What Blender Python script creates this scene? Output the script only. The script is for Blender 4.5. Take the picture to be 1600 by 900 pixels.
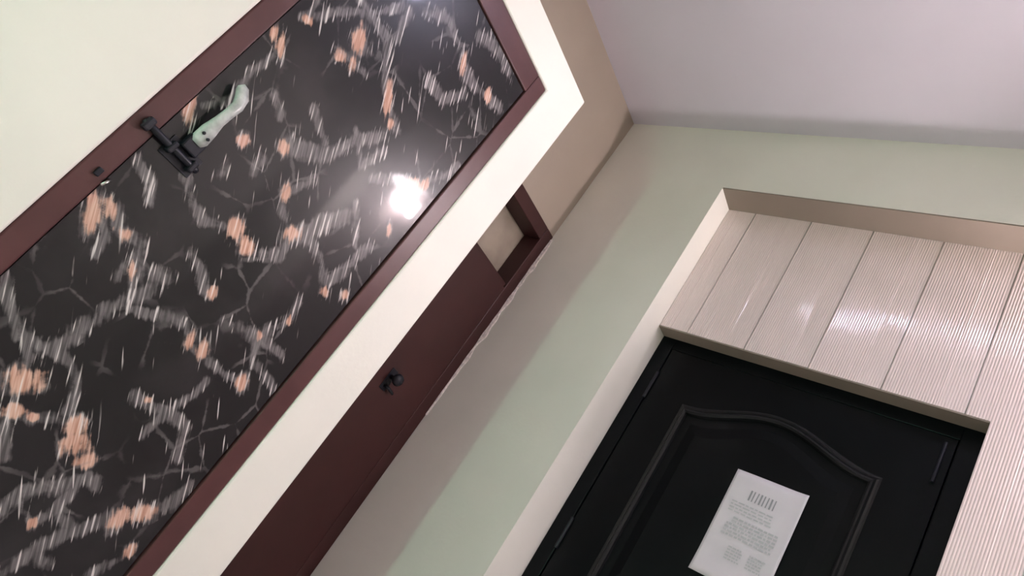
import bpy, bmesh, math, random
from mathutils import Vector, Matrix, noise

C = bpy.context.scene.collection
S = bpy.context.scene
for o in list(bpy.data.objects):
    bpy.data.objects.remove(o)

# ------------------------------------------------------------------ camera
# world: x right along the end wall, y forward along the left wall, z up; metres.
# the camera was tilted about 36 degrees when the shot was taken, looking 20 degrees up
EYE = Vector((0.0, 0.0, 0.75))
AX = Vector((0.72273, 0.21749, -0.65601))     # world x seen in camera axes (right, down, forward)
AY = Vector((0.42189, 0.61299, 0.66802))
AZ = Vector((0.54742, -0.75957, 0.35127))
cam = bpy.data.cameras.new('camera')
cam.sensor_width = 36.0
cam.lens = 1035.0 / 1600.0 * 36.0
cam.clip_start = 0.02
co = bpy.data.objects.new('camera', cam)
C.objects.link(co)
rt = Vector((AX[0], AY[0], AZ[0]))
up = -Vector((AX[1], AY[1], AZ[1]))
bk = -Vector((AX[2], AY[2], AZ[2]))
m = Matrix((rt, up, bk)).transposed().to_4x4()
m.translation = EYE
co.matrix_world = m
S.camera = co

# ------------------------------------------------------------------ light settings
w = bpy.data.worlds.new('world')
S.world = w
w.use_nodes = True
w.node_tree.nodes['Background'].inputs[0].default_value = (0.8, 0.85, 0.9, 1)
w.node_tree.nodes['Background'].inputs[1].default_value = 0.0
S.view_settings.view_transform = 'Standard'
S.view_settings.look = 'None'
S.view_settings.gamma = 1.0
S.view_settings.use_curve_mapping = False
S.view_settings.exposure = 1.70
LAMP_COL = (1.0, 0.88, 0.92)
LAMP_E = 345.0            # round LED lamp on the panelled wall
LAMP2_E = 50.0
TUBE_E = 210.0            # LED batten on the ceiling
WIN_COL = (0.40, 1.0, 0.70)
WIN_E = 28.0             # narrow frosted window behind the camera

# ------------------------------------------------------------------ helpers
def box(bm, x0, x1, y0, y1, z0, z1):
    v = [bm.verts.new(p) for p in ((x0,y0,z0),(x1,y0,z0),(x1,y1,z0),(x0,y1,z0),(x0,y0,z1),(x1,y0,z1),(x1,y1,z1),(x0,y1,z1))]
    for f in ((3,2,1,0),(4,5,6,7),(0,1,5,4),(1,2,6,5),(2,3,7,6),(3,0,4,7)):
        bm.faces.new([v[i] for i in f])

def obj(name, bm, mat, parent=None, bevel=0.0, seg=2, smooth=False):
    me = bpy.data.meshes.new(name)
    bmesh.ops.recalc_face_normals(bm, faces=bm.faces)
    bm.to_mesh(me); bm.free()
    me.materials.append(mat)
    if smooth:
        for p in me.polygons: p.use_smooth = True
    o = bpy.data.objects.new(name, me)
    C.objects.link(o)
    if parent is not None: o.parent = parent
    if bevel > 0:
        b = o.modifiers.new('bevel', 'BEVEL'); b.width = bevel; b.segments = seg
        b.limit_method = 'ANGLE'; b.angle_limit = math.radians(40)
        b.harden_normals = False
    return o

def boxes(name, lst, mat, parent=None, bevel=0.0, seg=2):
    bm = bmesh.new()
    for b in lst: box(bm, *b)
    return obj(name, bm, mat, parent, bevel, seg)

def tag(o, label=None, cat=None, group=None, kind=None):
    if label: o['label'] = label
    if cat: o['category'] = cat
    if group: o['group'] = group
    if kind: o['kind'] = kind
    return o

def empty(name, loc):
    o = bpy.data.objects.new(name, None); C.objects.link(o); o.location = loc
    o.empty_display_size = 0.1
    return o

def adopt(parent):
    # parts are modelled in world coordinates; keep them there under a moved Empty
    for ch in [c for c in bpy.data.objects if c.parent is parent]:
        ch.matrix_parent_inverse = Matrix.Translation(parent.location).inverted()

def prism(bm, pts, axis, d0, d1):
    # polygon in the plane perpendicular to axis, extruded from d0 to d1
    def P(p, d):
        return {'x': (d, p[0], p[1]), 'y': (p[0], d, p[1]), 'z': (p[0], p[1], d)}[axis]
    a = [bm.verts.new(P(p, d0)) for p in pts]
    b = [bm.verts.new(P(p, d1)) for p in pts]
    n = len(pts)
    bm.faces.new(a); bm.faces.new(b[::-1])
    for i in range(n):
        bm.faces.new((a[i], a[(i+1) % n], b[(i+1) % n], b[i]))

def sweep(bm, pts, rad, n=12, squash=(1, 1), cap=True):
    # tube through pts with a radius per point; squash = (width, depth) factors
    rings = []
    for i, p in enumerate(pts):
        p = Vector(p)
        t = (Vector(pts[min(i+1, len(pts)-1)]) - Vector(pts[max(i-1, 0)])).normalized()
        s = Vector((1, 0, 0)) if abs(t.x) < 0.9 else Vector((0, 0, 1))
        u = t.cross(s).normalized(); v = u.cross(t).normalized()
        rings.append([bm.verts.new(p + u*math.cos(k*2*math.pi/n)*rad[i]*squash[0] + v*math.sin(k*2*math.pi/n)*rad[i]*squash[1]) for k in range(n)])
    for i in range(len(rings)-1):
        for k in range(n):
            bm.faces.new((rings[i][k], rings[i][(k+1) % n], rings[i+1][(k+1) % n], rings[i+1][k]))
    if cap:
        bm.faces.new(rings[0][::-1]); bm.faces.new(rings[-1])

def lathe(bm, prof, centre, axis=(0, 0, 1), n=32):
    ax = Vector(axis).normalized()
    s = Vector((1, 0, 0)) if abs(ax.x) < 0.9 else Vector((0, 1, 0))
    u = ax.cross(s).normalized(); v = ax.cross(u)
    c = Vector(centre); rings = []
    for r, h in prof:
        rings.append([bm.verts.new(c + ax*h + (u*math.cos(k*2*math.pi/n) + v*math.sin(k*2*math.pi/n))*max(r, 1e-4)) for k in range(n)])
    for i in range(len(rings)-1):
        for k in range(n):
            bm.faces.new((rings[i][k], rings[i][(k+1) % n], rings[i+1][(k+1) % n], rings[i+1][k]))
    bm.faces.new(rings[0][::-1]); bm.faces.new(rings[-1])

# ------------------------------------------------------------------ materials
def mat(name, col, rough=0.5, spec=0.5, metal=0.0, coat=0.0, coat_r=0.1, var=0.0, vscale=3.0, bump=0.0, bscale=120.0, emit=None, estr=0.0):
    mt = bpy.data.materials.new(name); mt.use_nodes = True
    nt = mt.node_tree; b = nt.nodes['Principled BSDF']
    b.inputs['Base Color'].default_value = (*col, 1)
    b.inputs['Roughness'].default_value = rough
    b.inputs['Specular IOR Level'].default_value = spec
    b.inputs['Metallic'].default_value = metal
    b.inputs['Coat Weight'].default_value = coat
    b.inputs['Coat Roughness'].default_value = coat_r
    tc = nt.nodes.new('ShaderNodeTexCoord')
    if var > 0:
        n = nt.nodes.new('ShaderNodeTexNoise'); n.inputs['Scale'].default_value = vscale; n.inputs['Detail'].default_value = 5
        nt.links.new(tc.outputs['Object'], n.inputs['Vector'])
        r = nt.nodes.new('ShaderNodeValToRGB')
        r.color_ramp.elements[0].position = 0.3; r.color_ramp.elements[1].position = 0.7
        r.color_ramp.elements[0].color = (*[c*(1-var) for c in col], 1)
        r.color_ramp.elements[1].color = (*[min(1, c*(1+var*0.6)) for c in col], 1)
        nt.links.new(n.outputs['Fac'], r.inputs['Fac'])
        nt.links.new(r.outputs['Color'], b.inputs['Base Color'])
    if bump > 0:
        n2 = nt.nodes.new('ShaderNodeTexNoise'); n2.inputs['Scale'].default_value = bscale; n2.inputs['Detail'].default_value = 3
        nt.links.new(tc.outputs['Object'], n2.inputs['Vector'])
        bp = nt.nodes.new('ShaderNodeBump'); bp.inputs['Strength'].default_value = bump; bp.inputs['Distance'].default_value = 0.004
        nt.links.new(n2.outputs['Fac'], bp.inputs['Height'])
        nt.links.new(bp.outputs['Normal'], b.inputs['Normal'])
    if emit:
        b.inputs['Emission Color'].default_value = (*emit, 1)
        b.inputs['Emission Strength'].default_value = estr
    return mt

def marble_mat():
    # black stone print: vein and rust masks come from the leaf mesh (where the veins run),
    # the broken, streaky grain inside them from noise
    mt = bpy.data.materials.new('black_marble_laminate'); mt.use_nodes = True
    nt = mt.node_tree; N = nt.nodes; Lk = nt.links.new
    b = N['Principled BSDF']
    b.inputs['Roughness'].default_value = 0.30
    b.inputs['Coat Weight'].default_value = 0.36; b.inputs['Coat Roughness'].default_value = 0.045
    b.inputs['Specular IOR Level'].default_value = 0.16
    tc = N.new('ShaderNodeTexCoord'); base = tc.outputs['Object']
    def mapping(src, loc=(0,0,0), rot=(0,0,0), sc=(1,1,1)):
        mp = N.new('ShaderNodeMapping'); mp.vector_type = 'POINT'
        mp.inputs['Location'].default_value = loc; mp.inputs['Rotation'].default_value = rot; mp.inputs['Scale'].default_value = sc
        Lk(src, mp.inputs['Vector']); return mp.outputs['Vector']
    def nz(vec, scale, detail=3):
        n = N.new('ShaderNodeTexNoise'); n.inputs['Scale'].default_value = scale; n.inputs['Detail'].default_value = detail
        Lk(vec, n.inputs['Vector']); return n.outputs['Fac']
    def ramp(fac, p0, p1, a=0.0, c=1.0):
        r = N.new('ShaderNodeMapRange'); r.interpolation_type = 'SMOOTHSTEP'
        r.inputs['From Min'].default_value = p0; r.inputs['From Max'].default_value = p1
        r.inputs['To Min'].default_value = a; r.inputs['To Max'].default_value = c
        Lk(fac, r.inputs['Value']); return r.outputs['Result']
    def mth(op, x, y):
        q = N.new('ShaderNodeMath'); q.operation = op
        Lk(x, q.inputs[0])
        if isinstance(y, float): q.inputs[1].default_value = y
        else: Lk(y, q.inputs[1])
        return q.outputs[0]
    mul = lambda x, y: mth('MULTIPLY', x, y)
    def mix(fac, c0, c1):
        q = N.new('ShaderNodeMix'); q.data_type = 'RGBA'
        Lk(fac, q.inputs[0])
        for k, c in ((6, c0), (7, c1)):
            if isinstance(c, tuple): q.inputs[k].default_value = (*c, 1)
            else: Lk(c, q.inputs[k])
        return q.outputs[2]
    def attr(name):
        a = N.new('ShaderNodeAttribute'); a.attribute_name = name; return a.outputs['Fac']
    vein, rust = attr('vein'), attr('rust')
    grain = mapping(base, rot=(math.radians(-38), 0, 0))
    g2 = mapping(base, rot=(math.radians(-30), 0, 0))
    hair = nz(mapping(grain, sc=(1, 130, 11)), 1.0, 2)
    hair2 = nz(mapping(g2, loc=(4, 9, 2), sc=(1, 150, 8)), 1.0, 2)
    hair3 = nz(mapping(grain, loc=(9, 2, 7), sc=(1, 120, 7.0)), 1.0, 1)
    patch = nz(mapping(base, loc=(7, 1, 4)), 6.0, 2)
    fine = nz(base, 30.0, 4)
    wide = nz(mapping(base, loc=(3, 8, 5)), 13.0, 3)
    # soft translucent grey band, ragged edge
    edge = mth('ADD', vein, mth('MULTIPLY', mth('SUBTRACT', fine, 0.5), 1.5))
    edge = mth('ADD', edge, mth('MULTIPLY', mth('SUBTRACT', hair, 0.5), 1.1))
    edge = mth('ADD', edge, mth('MULTIPLY', mth('SUBTRACT', wide, 0.5), 1.6))
    edge = mth('MINIMUM', edge, mul(vein, 6.0))
    band = ramp(edge, 0.34, 1.0)
    band = mul(band, ramp(hair2, 0.32, 0.66, 0.30, 1.0))
    col = mix(mul(band, 0.62), (0.0105, 0.0088, 0.0105), (0.29, 0.262, 0.262))
    # rust-pink swellings
    re = mth('ADD', rust, mth('MULTIPLY', mth('SUBTRACT', hair, 0.5), 1.3))
    re = mth('ADD', re, mth('MULTIPLY', mth('SUBTRACT', fine, 0.5), 1.4))
    re = mth('MINIMUM', re, mul(rust, 5.0))
    rb = ramp(re, 0.36, 0.85)
    rcol = mix(ramp(hair2, 0.35, 0.65), (0.48, 0.25, 0.175), (0.72, 0.47, 0.37))
    col = mix(mul(rb, 0.92), col, rcol)
    # white hairlines, dense in the veins and stray elsewhere
    core = mul(ramp(vein, 0.05, 0.5), ramp(hair2, 0.59, 0.66))
    v = N.new('ShaderNodeTexVoronoi'); v.feature = 'DISTANCE_TO_EDGE'; v.inputs['Scale'].default_value = 9.0
    Lk(mapping(grain, sc=(1, 1.0, 0.7)), v.inputs['Vector'])
    wisp = mul(mul(ramp(mth('ADD', v.outputs['Distance'], mth('MULTIPLY', mth('SUBTRACT', fine, 0.5), 0.16)), 0.0, 0.035, 1.0, 0.0), ramp(patch, 0.44, 0.60)), 0.35)
    col = mix(wisp, col, (0.22, 0.20, 0.20))
    stray = mul(ramp(hair3, 0.685, 0.73), ramp(patch, 0.40, 0.56))
    col = mix(mul(mth('MAXIMUM', core, stray), 0.8), col, (0.70, 0.645, 0.62))
    cl = ramp(nz(base, 4.0, 4), 0.45, 0.75, 0.0, 0.07)
    col = mix(cl, col, (0.20, 0.17, 0.18))
    Lk(col, b.inputs['Base Color'])
    return mt

# run of the veins on the marble print, read off the photograph as pixel chains on the leaf plane
VEINS = [
 [(0,455),(12,472),(30,515),(50,535),(90,547),(112,570),(117,615),(100,660),(117,685),(132,725)],
 [(30,515),(47,557),(37,595),(15,645),(7,685),(7,715)], [(85,540),(145,500),(195,467),(240,450)],
 [(195,475),(250,490),(290,505),(300,540),(317,560),(345,585),(377,600)], [(350,500),(380,515),(410,530),(440,555)],
 [(215,620),(240,637),(270,650),(292,670),(275,715)], [(225,675),(260,650),(300,615),(320,595)],
 [(0,800),(35,775),(75,760),(115,755)], [(30,780),(50,820),(90,795),(120,755)],
 [(0,895),(50,860),(100,832),(160,812),(220,805),(270,785),(300,755)], [(140,897),(180,877),(210,860)],
 [(400,570),(425,600),(430,620)], [(45,650),(95,660)],
 [(560,0),(580,25),(607,60),(600,125),(607,165),(620,200)], [(470,25),(530,20),(585,20),(630,5)],
 [(525,75),(555,95),(570,115)], [(665,15),(700,30),(720,75),(730,115),(760,150),(780,170)], [(750,55),(775,75),(795,115)],
 [(670,125),(695,160),(725,145)], [(580,280),(620,280),(655,285),(695,275),(715,260)], [(480,360),(540,335)], [(450,300),(490,280)],
 [(450,220),(475,240),(510,245),(555,220),(600,215)], [(490,170),(505,220)], [(555,200),(565,255),(600,240)],
 [(215,250),(240,285),(235,310)], [(285,280),(300,310),(320,340),(360,360),(395,395),(440,400),(450,370)],
 [(185,330),(190,360),(220,385),(210,425)], [(150,320),(165,370),(145,395)], [(450,370),(485,375),(500,415),(510,445)],
 [(510,445),(540,420),(580,385)], [(440,300),(445,340),(455,370)], [(430,150),(440,180)], [(320,165),(360,150),(400,110),(430,85)],
 [(555,320),(557,385)], [(185,425),(220,395)], [(240,430),(265,440)], [(300,400),(320,445)], [(330,455),(300,400)],
 [(395,560),(405,525),(452,500),(470,470)], [(640,20),(620,60)], [(430,50),(441,90)], [(340,268),(352,262)], [(395,262),(410,248)],
]
VEINS += [[(60+37*k % 300, 870-61*k % 130), (75+37*k % 300, 880-61*k % 130)] for k in range(3)]
RUST = [(300,172,9,22),(430,50,7,10),(441,72,6,16),(562,62,13,17),(532,85,12,9),(555,100,8,12),(607,155,9,26),(612,195,8,10),
 (725,100,8,20),(762,150,9,13),(648,286,17,10),(664,290,11,10),(445,230,8,12),(446,302,8,14),(455,365,14,14),(365,358,11,14),(384,386,13,13),
 (150,330,10,20),(140,350,9,14),(197,370,11,9),(175,328,8,12),(382,222,9,9),(607,360,6,12),(205,418,6,10),
 (37,595,21,17),(27,642,14,10),(117,670,12,12),(120,693,15,14),(130,720,12,12),(57,650,6,6),(297,530,7,14),(317,550,8,16),(377,598,12,12),
 (332,455,6,9),(507,455,8,9),(540,460,8,10),(405,525,7,9),(187,812,17,13),(220,804,17,12),(202,863,8,10),(235,627,6,6),(52,817,7,7),(452,500,5,8)]

def on_leaf(px, py, xplane):
    d = Vector((px-800.0, py-450.0, 1035.0))
    w = Vector((AX.dot(d), AY.dot(d), AZ.dot(d)))
    t = (xplane-EYE.x)/w.x
    return EYE.y+w.y*t, EYE.z+w.z*t

def paint_leaf(me, y0, z0, xplane):
    import numpy as np
    n = len(me.vertices)
    c = np.empty(n*3); me.vertices.foreach_get('co', c); c = c.reshape(-1, 3)
    Y, Z = c[:, 1].copy()+y0, c[:, 2].copy()+z0
    # gentle wander
    wob = np.array([noise.noise_vector(Vector((0.3, y*11, z*11))) for y, z in zip(Y, Z)])
    Y += wob[:, 1]*0.010; Z += wob[:, 2]*0.010
    ca, sa = math.cos(math.radians(38)), math.sin(math.radians(38))
    def iso(y, z, oy, oz):       # offsets: across and along the grain
        dy, dz = y-oy, z-oz
        return dy*ca+dz*sa, -dy*sa+dz*ca
    vein = np.zeros(n); rust = np.zeros(n)
    rnd = random.Random(7)
    for ch in VEINS:
        wd = rnd.uniform(0.012, 0.021)
        q = [on_leaf(px, py, xplane) for px, py in ch]
        for (ay, az), (by, bz) in zip(q[:-1], q[1:]):
            ux, uz = by-ay, bz-az; L2 = max(1e-9, ux*ux+uz*uz)
            t = np.clip(((Y-ay)*ux+(Z-az)*uz)/L2, 0, 1)
            ac, al = iso(Y, Z, ay+ux*t, az+uz*t)
            d = np.sqrt((ac/wd)**2 + (al/(wd*1.5))**2)
            vein = np.maximum(vein, np.clip(1.25-d, 0, 1))
    for px, py, rx, ry in RUST:
        oy, oz = on_leaf(px, py, xplane)
        ac, al = iso(Y, Z, oy, oz)
        d = np.sqrt((ac/(rx*0.0018))**2 + (al/(ry*0.0020))**2)
        v = np.clip(1.35-d*0.9, 0, 1)
        rust = np.maximum(rust, v)
        vein = np.maximum(vein, np.clip(1.5-d*0.85, 0, 0.85))
    # part of the door that the photograph does not show: a loose net of similar veins
    rnd = random.Random(3)
    for k in range(46):
        oy, oz = y0+rnd.random()*0.66, rnd.uniform(0.0, 2.03)
        px_in = oz < 1.05 + 1.49*(oy-0.368)*0.62 + 0.25 and oz > 0.75 - 0.78*(oy-0.37)
        if px_in or (oy > 0.55 and oz > 0.55): continue
        an = rnd.uniform(0, math.pi); ln = rnd.uniform(0.05, 0.14); wd = rnd.uniform(0.012, 0.02)
        by, bz = oy+ln*math.cos(an), oz+ln*math.sin(an)
        ux, uz = by-oy, bz-oz; L2 = ux*ux+uz*uz
        t = np.clip(((Y-oy)*ux+(Z-oz)*uz)/L2, 0, 1)
        d = np.hypot(Y-oy-ux*t, Z-oz-uz*t)/wd
        vein = np.maximum(vein, np.clip(1.2-d, 0, 1))
        if k % 3 == 0:
            rust = np.maximum(rust, np.clip(1.3-np.hypot(Y-oy, Z-oz)/0.02, 0, 1))
    for nm, arr in (('vein', vein), ('rust', rust)):
        a = me.attributes.new(nm, 'FLOAT', 'POINT'); a.data.foreach_set('value', arr.astype('f'))

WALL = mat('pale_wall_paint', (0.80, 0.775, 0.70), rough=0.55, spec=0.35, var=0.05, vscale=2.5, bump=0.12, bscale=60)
ENDW = WALL
SOFFIT_SHADE = mat('soffit_shade_tan', (0.25, 0.20, 0.16), rough=0.7, var=0.08, vscale=4)  # shadow tone of the soffits, put into the colour
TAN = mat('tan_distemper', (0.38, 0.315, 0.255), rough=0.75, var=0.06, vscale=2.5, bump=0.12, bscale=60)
CEIL = mat('ceiling_whitewash', (0.66, 0.62, 0.685), rough=0.8, var=0.05, vscale=1.6, bump=0.1, bscale=50)
FLOOR = mat('floor_tile_grey', (0.62, 0.58, 0.54), rough=0.3, var=0.15, vscale=4)
BROWN = mat('brown_enamel_paint', (0.080, 0.031, 0.031), rough=0.36, spec=0.3, var=0.12, vscale=9, bump=0.08, bscale=40)
BROWN2 = mat('dark_maroon_enamel_paint', (0.048, 0.0155, 0.0148), rough=0.4, spec=0.3, var=0.12, vscale=6, bump=0.08, bscale=30)
MARBLE = marble_mat()
BLACK = mat('black_door_paint', (0.0030, 0.0037, 0.0047), rough=0.28, spec=0.12, var=0.25, vscale=5, bump=0.1, bscale=35)
BLACKG = mat('glossy_black_moulding', (0.008, 0.0083, 0.0095), rough=0.2, spec=0.26)  # same black paint, paler and glossier to bring out edge highlights
PVC = mat('ribbed_cream_pvc', (0.80, 0.655, 0.64), rough=0.11, spec=0.85, coat=0.6, coat_r=0.08, var=0.03, vscale=2)
IRON = mat('dark_iron', (0.010, 0.010, 0.016), rough=0.42, spec=0.3, metal=0.1, var=0.3, vscale=60)
STEEL = mat('worn_steel', (0.55, 0.54, 0.53), rough=0.25, metal=1.0)
MINT = mat('paint_splashed_handle', (0.46, 0.475, 0.455), rough=0.3, var=0.45, vscale=38)
PLASTER = mat('chipped_plaster', (0.86, 0.76, 0.71), rough=0.9, var=0.3, vscale=70, bump=0.5, bscale=150)
PAPER = mat('white_paper', (0.70, 0.64, 0.685), rough=0.6, var=0.05, vscale=9)
INK = mat('grey_print', (0.30, 0.29, 0.31), rough=0.7)
INK2 = mat('faint_grey_print', (0.50, 0.485, 0.51), rough=0.7)
PANE = mat('frosted_beige_pane', (0.36, 0.30, 0.24), rough=0.3, var=0.25, vscale=7)
LAMPW = mat('white_lamp_housing', (0.8, 0.8, 0.8), rough=0.4)
GLOW = mat('lit_lamp_diffuser', (0.9, 0.9, 0.9), rough=0.4, emit=LAMP_COL, estr=LAMP_E)
GLOW2 = mat('lit_small_lamp_diffuser', (0.9, 0.9, 0.9), rough=0.4, emit=LAMP_COL, estr=LAMP2_E)
GLOW3 = mat('lit_batten_diffuser', (0.9, 0.9, 0.9), rough=0.4, emit=(0.78, 0.76, 1.0), estr=TUBE_E)
WINP = mat('daylit_frosted_window', (0.5, 0.6, 0.5), rough=0.6, emit=WIN_COL, estr=WIN_E)

# ------------------------------------------------------------------ dimensions
XL = -1.55                 # face of the low bathroom block (left wall)
XR = -2.108                # recessed wall behind it
YE = 2.17                  # end wall
YP = 2.313                 # ribbed panel cladding inside the niche
YD = 2.396                 # black door plane
ZC = 3.09                  # ceiling
ZB = 2.272                 # top of the bathroom block
XW = 1.6                   # right wall
YB = -1.35                 # rear wall
D1 = (0.368, 1.151, 2.128) # marble door opening: y0, y1, top
D2 = (1.345, 2.170, 2.236) # brown door opening
BD = (-1.404, -0.19, 2.003)# black door opening: x0, x1, top
ZN = 2.712                 # niche top
XN = 0.95                  # niche right end
WX0, WX1, WZ0, WZ1 = -0.90, -0.76, 0.45, 1.25   # rear window

# ------------------------------------------------------------------ shell
tag(boxes('floor', [(XR-0.3, XW+0.12, YB-0.12, YE+0.5, -0.1, 0.0)], FLOOR), 'grey floor below the doors', 'floor', kind='structure')
tag(boxes('ceiling', [(XR-0.3, XW+0.12, YB-0.12, YE+0.5, ZC, ZC+0.1)], CEIL), 'plain pale lilac-grey ceiling over the passage', 'ceiling', kind='structure')

bm = bmesh.new()
prism(bm, [(YB, 0), (D1[0], 0), (D1[0], D1[2]), (D1[1], D1[2]), (D1[1], 0), (1.323, 0), (1.323, ZB), (YB, ZB)], 'x', XL, XR)
tag(obj('wall_left', bm, WALL, bevel=0.009, seg=3), 'bright pale wall block around the black marble-patterned door', 'wall', kind='structure')

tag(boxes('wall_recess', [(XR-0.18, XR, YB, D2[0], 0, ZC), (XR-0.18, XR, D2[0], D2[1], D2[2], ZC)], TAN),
    'tan wall above the maroon door, set back behind the bright block', 'wall', kind='structure')

we = boxes('wall_end', [(XR-0.18, BD[0], YE, YE+0.4, 0, ZC), (BD[0], XN, YE, YE+0.4, ZN, ZC), (XN, XW, YE, YE+0.4, 0, ZC),
                        (BD[0], BD[1], YP+0.012, YE+0.4, BD[2], ZN), (BD[1], XN, YP+0.012, YE+0.4, 0, ZN)], ENDW)
tag(we, 'grey-green end wall with the niche of the black door', 'wall', kind='structure')
tag(boxes('wall_right', [(XW, XW+0.12, YB-0.12, YE+0.4, 0, ZC)], WALL), 'plain pale side wall of the passage', 'wall', kind='structure')
tag(boxes('wall_rear', [(XR-0.18, WX0, YB-0.12, YB, 0, ZC), (WX1, XW, YB-0.12, YB, 0, ZC), (WX0, WX1, YB-0.12, YB, 0, WZ0), (WX0, WX1, YB-0.12, YB, WZ1, ZC)], WALL),
    'plain pale wall with a narrow window', 'wall', kind='structure')
wn = empty('window_1', ((WX0+WX1)/2, YB-0.05, WZ0))
tag(wn, 'tall narrow frosted window in the rear wall', 'window', kind='structure')
boxes('window_frame', [(WX0, WX0+0.03, YB-0.09, YB-0.03, WZ0, WZ1), (WX1-0.03, WX1, YB-0.09, YB-0.03, WZ0, WZ1),
                       (WX0+0.03, WX1-0.03, YB-0.09, YB-0.03, WZ0, WZ0+0.03), (WX0+0.03, WX1-0.03, YB-0.09, YB-0.03, WZ1-0.03, WZ1)], BROWN, wn, 0.003)
boxes('pane', [(WX0+0.03, WX1-0.03, YB-0.07, YB-0.06, WZ0+0.03, WZ1-0.03)], WINP, wn)
adopt(wn)

tag(boxes('niche_shade_strip', [(BD[0]+0.001, XN-0.001, YE+0.002, YP+0.011, ZN-0.006, ZN+0.001)], SOFFIT_SHADE), 'narrow tan strip added as shading under the niche head above the ribbed panels', 'trim', kind='structure')  # added strip, darkens the niche soffit where only shadow falls
tag(boxes('lintel_shade_strip', [(BD[0]+0.001, BD[1]-0.001, YP+0.0005, YD-0.005, BD[2]-0.006, BD[2]+0.001)], SOFFIT_SHADE), 'narrow tan strip added as shading under the lintel of the black door', 'trim', kind='structure')  # added strip, stands in for shadow under the lintel
# ribbed PVC panels, each 252 mm wide: fine ribs and one smooth band
def panel(x0, x1, parent):
    bm = bmesh.new()
    pitch = 0.0087
    xs = []
    x = x0 + 0.0012
    band = x1 - 0.080
    first = True
    while x < x1 - 0.002:
        zb = BD[2] if x < BD[1] - 0.004 else 0.0
        e = min(x + pitch, band if x < band - 1e-4 else x1 - 0.0012)
        if x < BD[1] - 0.001 < e: e = BD[1]
        dep = 0.0014 if x < band - 1e-4 else 0.0009
        off = 0.0 if x < band - 1e-4 else 0.0006
        prof = [(x+(e-x)*q/8, off + dep*abs(q/4-1)**2.0) for q in range(9)]
        lo = [bm.verts.new((px, YP+dy, zb)) for px, dy in prof]
        hi = [bm.verts.new((px, YP+dy, ZN-0.006)) for px, dy in prof]
        for i in range(len(prof)-1):
            fc = bm.faces.new((lo[i], lo[i+1], hi[i+1], hi[i]))
            fc.smooth = len(prof) == 9
        # underside and back so that the sheet has thickness
        lo = [bm.verts.new(v.co) for v in lo]
        bl = [bm.verts.new((prof[0][0], YP+0.011, zb)), bm.verts.new((prof[-1][0], YP+0.011, zb))]
        bm.faces.new(lo + [bl[1], bl[0]])
        x = e
    return obj('wall_panel', bm, PVC, parent)
k = -5
j0 = -0.26
while True:
    a0 = j0 + k*0.2525
    a1 = a0 + 0.2525
    k += 1
    a0c, a1c = max(a0, BD[0]), min(a1, XN)
    if a0c >= XN - 0.02: break
    if a1c - a0c < 0.02: continue
    panel(a0c, a1c, we)

# ------------------------------------------------------------------ door 1: marble laminate
d1 = empty('door_1', (XL, 0.76, 0.0))
tag(d1, 'black marble-patterned door with orange flecks in a brown frame', 'door', kind='structure')
fx0, fx1 = XL-0.075, XL-0.004
fw = 0.056
boxes('jamb', [(fx0, fx1, D1[0], D1[0]+fw-0.002, 0, D1[2])], BROWN, d1, 0.004)
boxes('jamb', [(fx0, fx1, D1[1]-fw-0.004, D1[1], 0, D1[2])], BROWN, d1, 0.004)
boxes('head', [(fx0, fx1, D1[0]+fw-0.002, D1[1]-fw-0.004, D1[2]-0.083, D1[2])], BROWN, d1, 0.004)
LF = XL-0.012              # leaf face
bm = bmesh.new()
NY, NZ = 166, 509                       # fine grid on the face carries the run of the veins
LW, LH = 0.661, 2.034
gv = [[bm.verts.new((0.016, LW*p/NY, LH*q/NZ)) for q in range(NZ+1)] for p in range(NY+1)]
for p in range(NY):
    for q in range(NZ):
        bm.faces.new((gv[p][q], gv[p+1][q], gv[p+1][q+1], gv[p][q+1]))
bk_ = [bm.verts.new((-0.016, y, z)) for y, z in ((0, 0), (LW, 0), (LW, LH), (0, LH))]
bm.faces.new(bk_)
bm.faces.new([gv[p][0] for p in range(NY+1)] + [bk_[1], bk_[0]])
bm.faces.new([gv[NY][q] for q in range(NZ+1)] + [bk_[2], bk_[1]])
bm.faces.new([gv[p][NZ] for p in range(NY, -1, -1)] + [bk_[3], bk_[2]])
bm.faces.new([gv[0][q] for q in range(NZ, -1, -1)] + [bk_[0], bk_[3]])
leaf = obj('leaf', bm, MARBLE, d1)
leaf.location = (LF-0.016, D1[0]+fw+0.0015, 0.008)
paint_leaf(leaf.data, leaf.location.y, leaf.location.z, LF)
# sliding bolt and its keeper
bolt = boxes('bolt_plate', [(LF+0.0005, LF+0.004, 0.452, 0.535, 1.060, 1.112)], IRON, d1, 0.001)
bm = bmesh.new()
sweep(bm, [(LF+0.016, 0.386, 1.084), (LF+0.016, 0.396, 1.084), (LF+0.016, 0.53, 1.084), (LF+0.016, 0.536, 1.084)], [0.006, 0.0085, 0.0085, 0.006], 14)
obj('rod', bm, IRON, bolt, smooth=True)
for yy in (0.462, 0.520):
    boxes('strap', [(LF+0.004, LF+0.027, yy-0.007, yy+0.007, 1.069, 1.099)], IRON, bolt, 0.004)
kp = boxes('keeper', [(XL-0.0035, XL+0.016, 0.388, 0.406, 1.068, 1.100)], IRON, d1, 0.005)
# short dark lug on which the handle sits
boxes('lug', [(LF+0.0005, LF+0.022, 0.470, 0.512, 1.100, 1.140)], IRON, bolt, 0.004)
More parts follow.
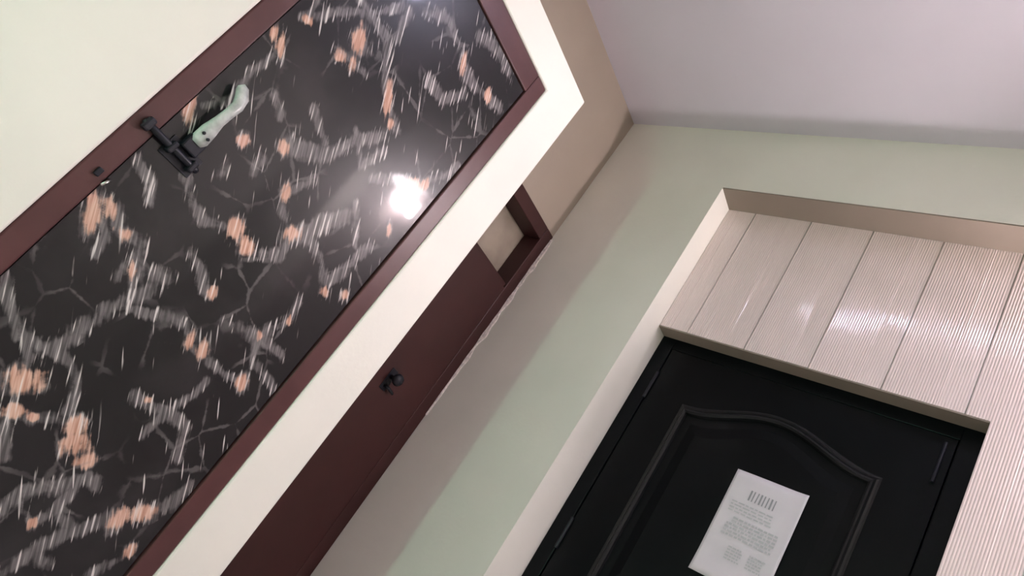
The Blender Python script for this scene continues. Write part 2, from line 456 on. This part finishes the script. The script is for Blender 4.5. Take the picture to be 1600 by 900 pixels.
# handle: curved, pale, paint-splashed
bm = bmesh.new()
hp = [(LF+0.016, 0.490, 1.128), (LF+0.020, 0.490, 1.140), (LF+0.024, 0.488, 1.165), (LF+0.033, 0.486, 1.195), (LF+0.038, 0.487, 1.225), (LF+0.036, 0.489, 1.250), (LF+0.032, 0.484, 1.272), (LF+0.028, 0.472, 1.289), (LF+0.027, 0.464, 1.294)]
hr = [0.016, 0.020, 0.019, 0.0135, 0.0125, 0.0145, 0.0165, 0.0145, 0.008]
sweep(bm, hp, hr, 16, (1.0, 0.6))
hd = obj('handle', bm, MINT, d1, smooth=True)
hd['label'] = 'pale mint handle, splashed with paint'
for yy, zz in ((0.481, 1.152), (0.497, 1.148)):
    bm = bmesh.new(); lathe(bm, [(0.0038, 0), (0.0038, 0.004), (0.002, 0.005)], (LF+0.0325, yy, zz), (1, 0, 0), 10)
    obj('screw', bm, IRON, hd, smooth=False)
# small hook latch below
lt = boxes('latch', [(XL-0.0035, XL+0.005, 0.396, 0.408, 0.934, 0.953)], IRON, d1, 0.002)
bm = bmesh.new()
sweep(bm, [(LF+0.001, 0.428, 0.944), (LF+0.016, 0.428, 0.944), (LF+0.022, 0.424, 0.938), (LF+0.022, 0.420, 0.926)], [0.0035]*4, 8)
obj('hook', bm, STEEL, lt, smooth=True)
adopt(d1)

# ------------------------------------------------------------------ door 2: plain maroon door with open-looking transom
d2 = empty('door_2', (XR, 1.76, 0.0))
tag(d2, 'plain dark maroon door with a small transom light, in the recess', 'door', kind='structure')
f0, f1 = XR-0.12, XR+0.006
boxes('jamb', [(f0, f1, D2[1]-0.070, D2[1]-0.001, 0, D2[2])], BROWN2, d2, 0.004)
boxes('jamb', [(f0, f1, D2[0], D2[0]+0.070, 0, D2[2])], BROWN2, d2, 0.004)
boxes('head', [(f0, f1, D2[0]+0.070, D2[1]-0.070, D2[2]-0.075, D2[2])], BROWN2, d2, 0.004)
boxes('transom_bar', [(f0, XR-0.006, D2[0]+0.070, D2[1]-0.070, 1.843, 1.868)], BROWN2, d2, 0.003)
boxes('leaf', [(XR-0.045, XR+0.0035, D2[0]+0.0705, D2[1]-0.0705, 0.006, 1.8425)], BROWN2, d2, 0.001)
boxes('transom_pane', [(XR-0.108, XR-0.102, D2[0]+0.070, D2[1]-0.070, 1.868, D2[2]-0.075)], PANE, d2)
# black latch on the leaf
lk = boxes('latch_plate', [(XR+0.0035, XR+0.0075, 1.845, 1.885, 1.10, 1.20)], IRON, d2, 0.002)
lk['label'] = 'black latch'
bm = bmesh.new(); lathe(bm, [(0.010, 0), (0.010, 0.03), (0.024, 0.034), (0.027, 0.045), (0.022, 0.056), (0.008, 0.061)], (XR+0.0075, 1.866, 1.165), (1, 0, 0), 20)
obj('knob', bm, IRON, lk, smooth=True)
bm = bmesh.new(); sweep(bm, [(XR+0.0075, 1.866, 1.12), (XR+0.022, 1.866, 1.12), (XR+0.026, 1.880, 1.118), (XR+0.026, 1.912, 1.112)], [0.007, 0.007, 0.0075, 0.006], 10)
obj('lever', bm, IRON, lk, smooth=True)
adopt(d2)
# chipped plaster fillet in the corner beside the frame
random.seed(4)
bm = bmesh.new()
n = 90
prev = None
for i in range(n+1):
    z = 1.15 + (2.215-1.15)*i/n
    t = i/n
    wd = 0.004 + 0.022*max(0.0, noise.noise(Vector((0, 0, z*14)))*0.9 + 0.45)*min(1, t*2.2) * (1.0 if t < 0.97 else 0.4)
    x = XR + 0.0055
    r = [bm.verts.new((x, YE-0.0005, z)), bm.verts.new((x, YE-0.006-wd*0.25, z)), bm.verts.new((x+wd, YE-0.004-random.random()*0.003, z)), bm.verts.new((x+wd+0.002, YE-0.0005, z))]
    if prev:
        for q in range(4):
            bm.faces.new((prev[q], prev[(q+1) % 4], r[(q+1) % 4], r[q]))
    else:
        bm.faces.new(r)
    prev = r
bm.faces.new(prev[::-1])
tag(obj('trim_1', bm, PLASTER), 'rough chipped plaster seam beside the maroon door frame', 'plaster seam', kind='structure')

# ------------------------------------------------------------------ door 3: black panelled door
d3 = empty('door_3', (-0.8, YD, 0.0))
tag(d3, 'black panelled door with arched moulding set in the niche', 'door', kind='structure')
boxes('jamb', [(BD[0], BD[0]+0.066, YD-0.004, YD+0.09, 0, BD[2]-0.0005)], BLACK, d3, 0.004)
rj = boxes('jamb', [(BD[1]-0.066, BD[1], YD-0.004, YD+0.09, 0, BD[2])], BLACK, d3, 0.004)
boxes('head', [(BD[0]+0.066, BD[1]-0.066, YD-0.001, YD+0.09, BD[2]-0.055, BD[2])], BLACK, d3, 0.0015)
lx0, lx1 = BD[0]+0.070, BD[1]-0.070
boxes('leaf', [(lx0, lx1, YD, YD+0.04, 0.008, BD[2]-0.0565)], BLACK, d3, 0.0015)
def arch(x0, x1, z0, zs, rise, n=28):
    pts = [(x0, z0), (x1, z0), (x1, zs)]
    for i in range(1, n):
        t = i/n
        x = x1 + (x0-x1)*t
        s = 0.5 - 0.5*math.cos(2*math.pi*t)
        pts.append((x, zs + rise*s))
    pts.append((x0, zs))
    return pts
def moulding(name, inner, outer, prof, parent):
    # closed ring between two matching outlines; prof = [(0..1 across, depth towards the room)]
    bm = bmesh.new()
    rings = []
    for (ix, iz), (ox, oz) in zip(inner, outer):
        rings.append([bm.verts.new((ix+(ox-ix)*t, YD-h, iz+(oz-iz)*t)) for t, h in prof])
    n = len(rings)
    for i in range(n):
        for q in range(len(prof)-1):
            bm.faces.new((rings[i][q], rings[(i+1) % n][q], rings[(i+1) % n][q+1], rings[i][q+1]))
    return obj(name, bm, BLACKG, parent)
PRO = [(0, -0.001), (0.0, 0.005), (0.10, 0.016), (0.28, 0.022), (0.45, 0.020), (0.62, 0.012), (0.80, 0.008), (1.0, 0.006), (1.0, -0.001)]
moulding('moulding', arch(-1.130, -0.455, 0.95, 1.685, 0.085), arch(-1.168, -0.418, 0.912, 1.722, 0.088), PRO, d3)
moulding('moulding', arch(-1.130, -0.455, 0.17, 0.80, 0.0), arch(-1.168, -0.418, 0.132, 0.838, 0.0), PRO, d3)
def raised(x0, x1, z0, zs, rise):
    a = arch(x0, x1, z0, zs, rise); b = arch(x0+0.045, x1-0.045, z0+0.045, zs-0.045, rise)
    bm = bmesh.new()
    va = [bm.verts.new((p[0], YD+0.001, p[1])) for p in a]
    vb = [bm.verts.new((p[0], YD-0.007, p[1])) for p in b]
    n = len(a)
    for i in range(n): bm.faces.new((va[i], va[(i+1) % n], vb[(i+1) % n], vb[i]))
    bm.faces.new(vb)
    return obj('raised_panel', bm, BLACK, d3)
raised(-1.105, -0.480, 0.975, 1.660, 0.085)
raised(-1.105, -0.480, 0.195, 0.775, 0.0)
for zz in (1.69, 0.98, 0.28):
    bm = bmesh.new(); sweep(bm, [(BD[0]+0.068, YD-0.007, zz), (BD[0]+0.068, YD-0.007, zz+0.13)], [0.007, 0.007], 10)
    obj('hinge', bm, IRON, d3, smooth=False)
bm = bmesh.new(); sweep(bm, [(BD[1]-0.098, YD-0.008, 1.77), (BD[1]-0.098, YD-0.008, 1.92)], [0.006, 0.006], 10)
tb = obj('tower_bolt', bm, IRON, d3)
adopt(d3)

# notice sheet on the black door
np_ = empty('notice_sheet', (-0.725, YD-0.008, 1.16))
tag(np_, 'white printed paper sheet stuck on the black door', 'paper')
PX0, PX1, PZ0, PZ1 = -0.853, -0.596, 1.155, 1.557
def py(x):
    u = (x-PX0)/(PX1-PX0)
    return YD-0.0085 - 0.010*max(0, u-0.7)**2*10 - 0.003*math.sin(u*math.pi)
bm = bmesh.new()
nx, nz_ = 24, 16
g = [[None]*(nz_+1) for _ in range(nx+1)]
for i in range(nx+1):
    for jz in range(nz_+1):
        x = PX0+(PX1-PX0)*i/nx; z = PZ0+(PZ1-PZ0)*jz/nz_
        z += 0.006*(x-PX0)/(PX1-PX0)
        g[i][jz] = bm.verts.new((x, py(x) - 0.008*max(0.0, 0.08-(z-PZ0))/0.08, z))
for i in range(nx):
    for jz in range(nz_):
        bm.faces.new((g[i][jz], g[i+1][jz], g[i+1][jz+1], g[i][jz+1]))
sh = obj('sheet', bm, PAPER, np_, smooth=True)
sm = sh.modifiers.new('thickness', 'SOLIDIFY'); sm.thickness = 0.0006; sm.offset = 1
def strokes(name, rects, mt):
    bm = bmesh.new()
    for x0, x1, z0, z1, sl in rects:
        vs = []
        for x, z, s in ((x0, z0, 0), (x1, z0, 0), (x1, z1, sl), (x0, z1, sl)):
            vs.append(bm.verts.new((x+s, py(x+s)-0.0016 - 0.008*max(0.0, 0.08-(z-PZ0))/0.08, z)))
        bm.faces.new(vs)
    return obj(name, bm, mt, np_)
random.seed(11)
# bold heading: eight illegible upright strokes
strokes('heading', [(-0.775+i*0.0125, -0.775+i*0.0125+0.004+0.002*(i % 3 == 0), 1.461, 1.500, 0.002*random.uniform(-1, 1)) for i in range(8)], INK)
rows = []
for r in range(4):
    z = 1.438 - r*0.0115; x = -0.822
    while x < -0.675:
        wd = random.uniform(0.008, 0.026); rows.append((x, min(x+wd, -0.668), z, z+0.0045, 0)); x += wd+0.005
for r in range(6):
    z = 1.380 - r*0.0125; x = -0.812 + random.uniform(0, 0.02)
    while x < -0.64:
        wd = random.uniform(0.005, 0.02); rows.append((x, min(x+wd, -0.632), z, z+0.007, 0)); x += wd+0.004
strokes('print', rows, INK2)
for x0, x1 in ((-0.765, -0.712), (-0.69, -0.635)):
    rows = []
    for r in range(5):
        z = 1.283 - r*0.0105; x = x0
        while x < x1-0.004:
            wd = random.uniform(0.004, 0.014); rows.append((x, min(x+wd, x1), z, z+0.005, 0)); x += wd+0.003
    strokes('print', rows, INK2)
adopt(np_)

# ------------------------------------------------------------------ lamps on the panelled wall, right of the black door
cl = empty('ceiling_lamp', (0.03, 1.265, ZC))
tag(cl, 'short white LED batten on the ceiling before the black door', 'lamp')
boxes('base', [(-0.16, 0.22, 1.241, 1.289, ZC-0.022, ZC-0.0002)], LAMPW, cl, 0.004)
boxes('diffuser', [(-0.14, 0.20, 1.250, 1.280, ZC-0.026, ZC-0.022)], GLOW3, cl)
for yy in (1.243, 1.284):  # lips added to keep batten light off the upper end wall
    boxes('light_cut_lip', [(-0.16, 0.22, yy, yy+0.003, ZC-0.046, ZC-0.022)], LAMPW, cl)
for xx in (-0.152, 0.20):
    boxes('end_cap', [(xx, xx+0.012, 1.246, 1.284, ZC-0.046, ZC-0.022)], LAMPW, cl, 0.003)
adopt(cl)
la = empty('wall_lamp', (0.44, YP, 2.36))
tag(la, 'round white LED lamp on the ribbed panels, the larger of two', 'lamp')
bm = bmesh.new(); lathe(bm, [(0.060, 0.0), (0.060, 0.018), (0.050, 0.024)], (0.44, YP+0.0005, 2.36), (0, -1, 0), 36)
obj('base', bm, LAMPW, la, smooth=False)
bm = bmesh.new(); lathe(bm, [(0.045, 0.018), (0.056, 0.022), (0.058, 0.036), (0.055, 0.052), (0.043, 0.064), (0.022, 0.072), (0.002, 0.074)], (0.44, YP+0.0005, 2.36), (0, -1, 0), 36)
obj('diffuser', bm, GLOW, la, smooth=True)
bm = bmesh.new()
prism(bm, [(0.44-0.18, YP+0.0005), (0.44+0.18, YP+0.0005)] + [(0.44+0.18*math.cos(q*math.pi/16), YP-0.04-0.13*math.sin(q*math.pi/16)) for q in range(17)], 'z', 2.446, 2.452)
obj('light_cut_hood', bm, LAMPW, la)  # hood added to cut the lamp light reaching the ceiling
adopt(la)
lb = empty('wall_lamp', (0.25, YP, 2.28))
tag(lb, 'slim upright LED lamp on the ribbed panels beside the black door', 'lamp')
boxes('base', [(0.23, 0.27, YP-0.018, YP+0.0005, 2.22, 2.34)], LAMPW, lb, 0.003)
bm = bmesh.new(); sweep(bm, [(0.25, YP-0.040, 2.216), (0.25, YP-0.040, 2.222), (0.25, YP-0.040, 2.235), (0.25, YP-0.040, 2.325), (0.25, YP-0.040, 2.338), (0.25, YP-0.040, 2.344)], [0.008, 0.018, 0.025, 0.025, 0.018, 0.008], 20)
obj('diffuser', bm, GLOW2, lb, smooth=True)
adopt(lb)
